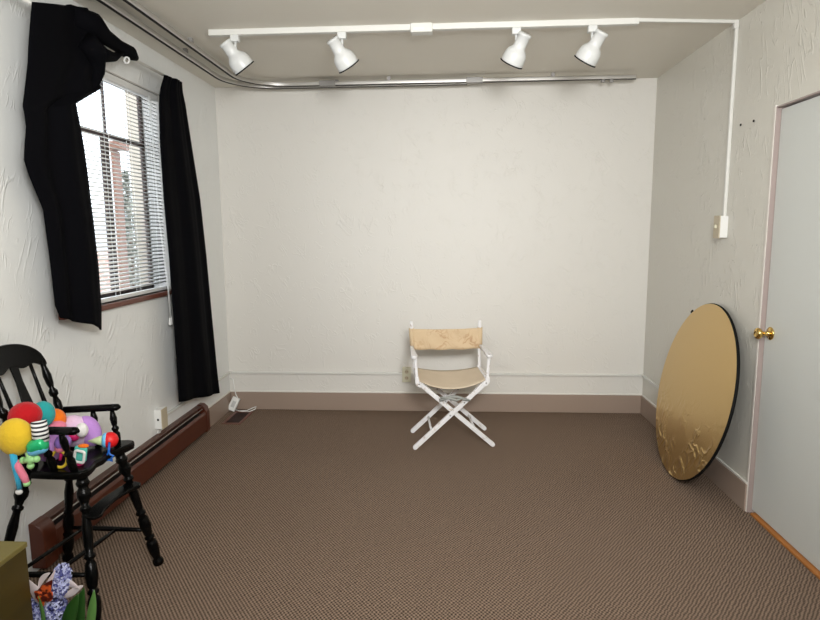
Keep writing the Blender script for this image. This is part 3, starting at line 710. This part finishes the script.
# armrests
for y0, y1, x0, x1, pxs, za in ((-2.375, -2.355, .150, .405, (.285, .372), .732), (-2.690, -2.720, .165, .452, (.290, .370), .752)):
    bm = BM(); n = 18; rows = []
    L_ = x1-x0
    for i in range(n+1):
        f = i/n; x = x0+L_*f; y = y0+(y1-y0)*f; wv = .010+.012*min(1, f*1.6); hv_ = .0150
        if f > .93: k = math.sqrt(max(0, 1-((f-.93)/.07)**2)); wv *= max(k, .25); hv_ *= max(k, .35)
        rows.append([bm.verts.new((x, y+wv*math.cos(2*PI*j/14), .0+za+.010*f+hv_*math.sin(2*PI*j/14))) for j in range(14)])
    for a, b_ in zip(rows, rows[1:]):
        for j in range(14): bm.faces.new((a[j], a[(j+1) % 14], b_[(j+1) % 14], b_[j]))
    bm.faces.new(rows[0]); bm.faces.new(rows[-1]); obj('armrest', bm, m_gloss, hc, smooth=True)
    for px_ in pxs:
        bm = BM(); lathe(bm, (px_+.022, (y0+y1)/2+(-.01 if y0 > -2.5 else .030), .580), (px_, (y0+y1)/2, za-.004), [(0, .011), (.15, .015), (.32, .016), (.40, .010), (.45, .015), (.50, .015), (.55, .009), (.62, .012), (.78, .015), (.9, .011), (1, .008)], 14)
        obj('arm_post', bm, m_gloss, hc, smooth=True)
# back: stiles, spindles, splat, crest
def bx_(z): return .215-.29*(z-.57)
for y0, y1 in ((-2.405, -2.403), (-2.690, -2.700)):
    bm = BM(); lathe(bm, (bx_(.57), y0, .57), (bx_(.955), y1, .955), [(0, .011), (.1, .014), (.3, .016), (.44, .0145), (.53, .016), (.60, .009), (.62, .017), (.66, .018), (.70, .009), (.75, .014), (.84, .0165), (.93, .011), (1, .010)], 16)
    obj('back_stile', bm, m_gloss, hc, smooth=True)
for y0, y1 in ((-2.462, -2.458), (-2.630, -2.642)):
    bm = BM(); lathe(bm, (bx_(.57)-.006, y0, .57), (bx_(.975)-.012, y1, .975), [(0, .009), (.4, .010), (.8, .007), (1, .007)], 12)
    obj('spindle', bm, m_gloss, hc, smooth=True)
bm = BM(); sp_ = []
prof = [(.57, .018), (.66, .022), (.72, .016), (.76, .020), (.80, .029), (.84, .024), (.90, .018), (.98, .022)]
sp_ = [(bx_(z)-.012, -2.543+w_, z) for z, w_ in prof]+[(bx_(z)-.012, -2.543-w_, z) for z, w_ in prof[::-1]]
prism(bm, sp_, (-.009, 0, 0)); obj('splat', bm, m_gloss, hc, bevel=.003)
bm = BM(); n = 30; fr = []; bk = []
for i in range(n+1):
    f = -1+2*i/n; y = -2.558+.172*f; bow = -.020*(1-f*f)
    zt_ = .953+.100*math.sqrt(max(0, 1-abs(f)**2.3)); zb = .938+.020*math.cos(f*PI*.5)+.008*math.cos(f*PI*3)
    if abs(f) > .97: zb = zt_-.012
    for lst, dx in ((fr, .009), (bk, -.009)):
        lst.append((bm.verts.new((bx_(zb)+bow+dx, y, zb)), bm.verts.new((bx_(zt_)+bow+dx, y, zt_))))
for i in range(n):
    for q in (fr, bk): bm.faces.new((q[i][0], q[i+1][0], q[i+1][1], q[i][1]))
    bm.faces.new((fr[i][1], fr[i+1][1], bk[i+1][1], bk[i][1])); bm.faces.new((fr[i][0], fr[i+1][0], bk[i+1][0], bk[i][0]))
for i in (0, n): bm.faces.new((fr[i][0], fr[i][1], bk[i][1], bk[i][0]))
obj('crest_rail', bm, m_gloss, hc, bevel=.004, seg=3)

# ------------------------------------------------------------------ toys in the high chair
def PT(px, py, y): return at(px, py, 1, y)
ct = thing('plush_toy', 'plush toy of red, yellow, teal and orange balls with a striped leg', 'plush toy', (.22, -2.58, .58))
def pball(name, c, rx, ry, rz, m, rot=None, parent=ct):
    bm = BM(); ball(bm, c, rx, ry, rz, rot); return obj(name, bm, m, parent, smooth=True)
pball('red_body_ball', PT(25, 416, -2.66), .060, .055, .054, m_red, Matrix.Rotation(-.25, 4, 'Y'))
pball('yellow_body_ball', PT(15.5, 437, -2.765), .062, .052, .070, m_yel)
pball('teal_body_ball', PT(43, 414, -2.57), .044, .042, .052, m_teal)
pball('orange_body_ball', PT(54.5, 419.5, -2.50), .044, .042, .045, m_orange)
pball('inner_body_ball', (.235, -2.56, .640), .045, .09, .055, m_pur)
bm = BM(); tube(bm, [PT(38.5, 421, -2.752), PT(40, 431, -2.758), PT(41, 441, -2.76)], [.026, .027, .028], 20); obj('striped_leg', bm, m_stripe, ct, smooth=True)
a_, b2 = PT(28, 449, -2.775), PT(46, 441.5, -2.765)
bm = BM(); lathe(bm, a_, b2, [(0, .006), (.08, .018), (.25, .025), (.5, .027), (.75, .029), (.92, .026), (1, .016)], 20); obj('green_shoe', bm, m_green, ct, smooth=True)
bm = BM(); lathe(bm, a_-Vector((0, 0, .014)), b2-Vector((0, 0, .014)), [(0, .006), (.08, .016), (.3, .021), (.75, .024), (.92, .020), (1, .012)], 20); obj('shoe_sole', bm, m_cyan, ct, smooth=True)
bm = BM(); cr_ = PT(30, 461.5, -2.775)
tube(bm, [cr_+Vector((-.024, 0, .004)), cr_+Vector((.024, 0, .010))], .0115, 14); tube(bm, [cr_+Vector((-.001, 0, .036)), cr_+Vector((.001, 0, -.014))], .0110, 14)
for v in ((-.026, 0, .004), (.026, 0, .010), (.001, 0, -.016)): ball(bm, cr_+Vector(v), .013, seg=14, rings=8)
obj('cross_teether', bm, m_lgreen, ct, smooth=True)
bm = BM(); tube(bm, [PT(13, 453, -2.79), PT(15, 466, -2.79), PT(17.5, 477, -2.79), PT(19.5, 489, -2.79)], [.012, .011, .0095, .0085], 12); obj('blue_leg', bm, m_blue, ct, smooth=True)
pball('white_foot', PT(19, 492, -2.79), .013, .010, .010, m_wpl)
bm = BM(); tube(bm, [PT(15, 461, -2.785), PT(20, 470, -2.79), PT(24, 477, -2.79), PT(26.5, 483, -2.79)], [.012, .013, .013, .011], 12); obj('pink_leg', bm, m_pink, ct, smooth=True)
bm = BM(); tube(bm, [PT(26.5, 482, -2.79), PT(27, 485.5, -2.79)], [.0125, .011], 12); obj('green_cuff', bm, m_lgreen, ct, smooth=True)

pt = thing('plush_toy', 'lavender and purple plush toy with a white nose, on the seat below the far armrest', 'plush toy', (.30, -2.45, .58))
pball('lavender_body', PT(74, 431, -2.45), .075, .050, .068, m_lav, parent=pt)
pball('purple_body', PT(89, 431, -2.435), .048, .042, .068, m_pur, Matrix.Rotation(-.35, 4, 'Y'), parent=pt)
pball('pink_patch', PT(55, 426, -2.53), .045, .03, .022, m_pink, parent=pt)
pball('white_nose', PT(82, 430, -2.52), .024, .022, .030, m_wpl, parent=pt)
pball('magenta_patch', PT(74, 436, -2.505), .022, .02, .022, m_mag, parent=pt)

fo = thing('foil_toy', 'shiny purple and pink foil toy between the near arm posts of the high chair', 'baby toy', (.30, -2.62, .58))
a_, b2 = PT(58, 447, -2.655), PT(67, 437, -2.655)
bm = BM(); lathe(bm, a_, b2, [(0, .008), (.15, .022), (.5, .028), (.85, .024), (1, .01)], 18); obj('foil_body', bm, m_foil, fo, smooth=True)
bm = BM(); ball(bm, PT(60.5, 448.5, -2.657), .021, .02, .016); obj('pink_end', bm, m_pink, fo, smooth=True)
bm = BM(); tube(bm, [PT(61, 449, -2.65), PT(61, 455, -2.648), PT(60, 460, -2.65)], .006, 8); obj('ribbon', bm, m_mag, fo, smooth=True)
rr = thing('teething_ring', 'yellow teething ring standing on the high chair seat between the near arm posts', 'ring', (.30, -2.65, .58))
c = PT(58.5, 456.5, -2.665); c.z = .628
bm = BM(); tube(bm, [c+Vector((.030*math.cos(a), .004, .034*math.sin(a))) for a in [2*PI*i/32 for i in range(33)]], .0055, 10, cap=False); obj('ring', bm, m_yring, rr, smooth=True)

fr_ = thing('baby_rattle', 'teal square rattle with a white rounded frame on the high chair seat', 'baby toy', (.37, -2.62, .58))
c = PT(80, 453, -2.63); c.z = .628
bm = BM(); mm = Matrix.Translation(c+Vector((-.006, .014, .004))) @ Matrix.Rotation(.18, 4, 'Y'); box(bm, -.027, .024, -.008, .008, -.030, .030, mat=mm); obj('teal_block', bm, m_mint, fr_, bevel=.010, seg=3)
bm = BM(); pts = []
for sx_, sz_, a0 in ((1, 1, 0), (-1, 1, PI/2), (-1, -1, PI), (1, -1, 3*PI/2)):
    for k in range(5):
        a = a0+k*PI/8; x_, z_ = sx_*.011+.008*math.cos(a), sz_*.015+.008*math.sin(a); pts.append(c+Vector((x_*.98+z_*.18, -.006, z_*.98-x_*.18)))
pts.append(pts[0].copy()); tube(bm, pts, .0055, 10, cap=False); obj('white_frame', bm, m_wplas, fr_, smooth=True)
bm = BM(); ball(bm, c+Vector((-.012, .01, -.034)), .016, .014, .010); obj('red_tab', bm, m_mag, fr_, smooth=True)
bm = BM(); ball(bm, c+Vector((.006, .016, .036)), .022, .012, .008); obj('orange_tab', bm, m_orange, fr_, smooth=True)

ic = thing('toy_cone', 'soft cone toy with a red ball top at the front corner of the seat', 'baby toy', (.38, -2.44, .58))
a_, b2 = PT(88, 441, -2.47), PT(110, 440.5, -2.44); b2.z = .624
bm = BM(); lathe(bm, a_, a_.lerp(b2, .72), [(0, .003), (.5, .014), (1, .024)], 18); obj('cone', bm, m_cone, ic, smooth=True)
bm = BM(); lathe(bm, a_.lerp(b2, .66), a_.lerp(b2, .92), [(0, .025), (.3, .031), (.9, .031), (1, .02)], 18); obj('blue_band', bm, m_cyan, ic, smooth=True)
bm = BM(); ball(bm, b2, .0335); obj('red_ball', bm, m_tred, ic, smooth=True)
sr = thing('star_ring', 'blue plastic star link dangling over the front edge of the high chair seat', 'baby toy', (.45, -2.50, .58))
c = PT(109, 457, -2.50)
bm = BM(); pts = []
for i in range(11):
    a = PI/2+2*PI*i/10; r = .021 if i % 2 == 0 else .011; pts.append(c+Vector((r*math.cos(a), 0, r*math.sin(a))))
tube(bm, pts, .0042, 8, cap=False); obj('star', bm, m_tblue, sr, smooth=True)
bm = BM(); tube(bm, [c+Vector((0, 0, .019)), c+Vector((-.004, .014, .042)), c+Vector((-.012, .030, .050))], .005, 8); obj('link', bm, m_tblue, sr, smooth=True)

# ------------------------------------------------------------------ wooden box at the left front
wbx = thing('wooden_box', 'olive yellow wooden box in the bottom left corner in front of the high chair', 'box', (.03, -3.3, 0))
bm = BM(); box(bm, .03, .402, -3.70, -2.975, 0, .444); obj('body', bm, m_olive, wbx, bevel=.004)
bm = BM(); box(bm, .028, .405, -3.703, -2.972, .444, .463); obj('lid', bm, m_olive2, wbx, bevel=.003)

# ------------------------------------------------------------------ flowers
fl = thing('flower_arrangement', 'artificial blue hyacinths with white and orange flowers beside the wooden box', 'flower arrangement', (.43, -2.90, 0))
bm = BM(); lathe(bm, (.45, -2.93, 0), (.45, -2.93, .10), [(0, .040), (.1, .045), (.9, .060), (1, .062), (1, .054), (.7, .05)], 28); obj('pot', bm, m_pot, fl, smooth=True)
random.seed(11)
def hyacinth(cen, top, rad):
    bm = BM(); cen, top = Vector(cen), Vector(top); L_ = (top-cen).length
    nfl = int(62*L_/.08)
    for i in range(nfl):
        f = (i+.5)/nfl; a = i*2.39996; r = rad*math.sqrt(max(.12, 1-abs(2*f-1)**2.6))
        u, v = frame_of(top-cen); o_ = (u*math.cos(a)+v*math.sin(a)); p = cen.lerp(top, f)+o_*r*random.uniform(.75, 1.0)
        o_ = (o_+(top-cen).normalized()*random.uniform(-.3, .7)+Vector((random.uniform(-.4, .4), random.uniform(-.4, .4), 0))).normalized(); s1, s2 = frame_of(o_)
        rot = random.uniform(0, PI)
        for k in range(5):
            mi = random.choice((0, 0, 1, 1, 2))
            b0 = rot+2*PI*k/5; dr = s1*math.cos(b0)+s2*math.sin(b0); tn = s2*math.cos(b0)-s1*math.sin(b0)
            q = [p, p+dr*.007+tn*.0042+o_*.005, p+dr*.0145+o_*.003, p+dr*.007-tn*.0042+o_*.005]
            bm.faces.new([bm.verts.new(x) for x in q]).material_index = mi
    lathe(bm, cen, top, [(0, rad*.4), (.2, rad*.68), (.8, rad*.68), (1, rad*.3)], 12, mi=3)
    return obj('hyacinth', bm, [m_petalb, m_petall, m_petald, m_core], fl)
h1 = [(PT(59, 594, -2.885), PT(63, 566, -2.87), .030), (PT(55, 622, -2.90), PT(56, 598, -2.90), .036), (PT(34, 622, -2.925), PT(31, 602, -2.925), .030)]
for c0, c1, r in h1: hyacinth(c0, c1, r)
pot = Vector((.45, -2.93, .09))
bm = BM()
for c0, c1, r in h1: tube(bm, [pot, pot.lerp(c0, .5)+Vector((0, 0, .01)), c0], .005, 8)
obj('stems', bm, m_leaf, fl, smooth=True)
def blade(name, pts, wid, m, side):
    bm = BM(); pts = [Vector(p) for p in pts]; n = 14; rows = []; side = Vector(side).normalized()
    for i in range(n+1):
        f = i/n
        # quadratic bezier
        p = pts[0]*(1-f)**2+pts[1]*2*f*(1-f)+pts[2]*f*f
        wv = wid*math.sin(PI*(.12+.88*f))**.8 if f < 1 else 0.0005
        dn = Vector((0, -1, .2)).normalized()
        rows.append([bm.verts.new(p+side*wv), bm.verts.new(p-dn*wv*.25), bm.verts.new(p-side*wv)])
    for a, b_ in zip(rows, rows[1:]):
        for j in range(2): bm.faces.new((a[j], a[j+1], b_[j+1], b_[j]))
    o = obj(name, bm, m, fl, smooth=True); s = o.modifiers.new('t', 'SOLIDIFY'); s.thickness = .0015; return o
blade('white_petal', (PT(50, 600, -2.92), PT(36, 600, -2.93), PT(26, 578, -2.94)), .030, m_petalw, (.2, 0, 1))
blade('white_petal', (PT(48, 592, -2.915), PT(44, 588, -2.915), PT(55, 570, -2.905)), .028, m_petalw, (.7, 0, .7))
blade('white_petal', (PT(40, 598, -2.925), PT(30, 588, -2.93), PT(50, 573, -2.93)), .032, m_petalw, (.3, 0, .9))
blade('white_petal', (PT(64, 596, -2.88), PT(74, 592, -2.88), PT(83, 586, -2.88)), .018, m_petalw, (.3, 0, 1))
blade('white_petal', (PT(60, 584, -2.88), PT(68, 580, -2.88), PT(80, 590, -2.88)), .014, m_petalw, (.3, 0, 1))
blade('orange_petal', (PT(38, 600, -2.945), PT(42, 596, -2.95), PT(52, 580, -2.95)), .022, m_petalo, (.8, 0, -.6))
blade('orange_petal', (PT(44, 604, -2.945), PT(40, 596, -2.95), PT(34, 592, -2.95)), .020, m_petalo, (.3, 0, 1))
blade('orange_petal', (PT(42, 600, -2.95), PT(48, 600, -2.955), PT(52, 592, -2.955)), .016, m_petalo, (.8, 0, -.6))
blade('leaf', (PT(80, 640, -2.91), PT(74, 612, -2.91), PT(84, 588, -2.90)), .026, m_leaf, (1, 0, .1))
blade('leaf', (PT(66, 640, -2.93), PT(68, 610, -2.93), PT(78, 594, -2.92)), .026, m_leaf, (1, 0, .1))
lf = blade('leaf', (PT(88, 640, -2.94), PT(92, 612, -2.94), PT(94, 590, -2.93)), .016, m_leafl, (1, 0, 0)); lf['label'] = 'pale green pointed leaf'
blade('leaf', (PT(42, 640, -2.94), PT(46, 618, -2.94), PT(38, 596, -2.955)), .008, m_leafl, (1, 0, .3))
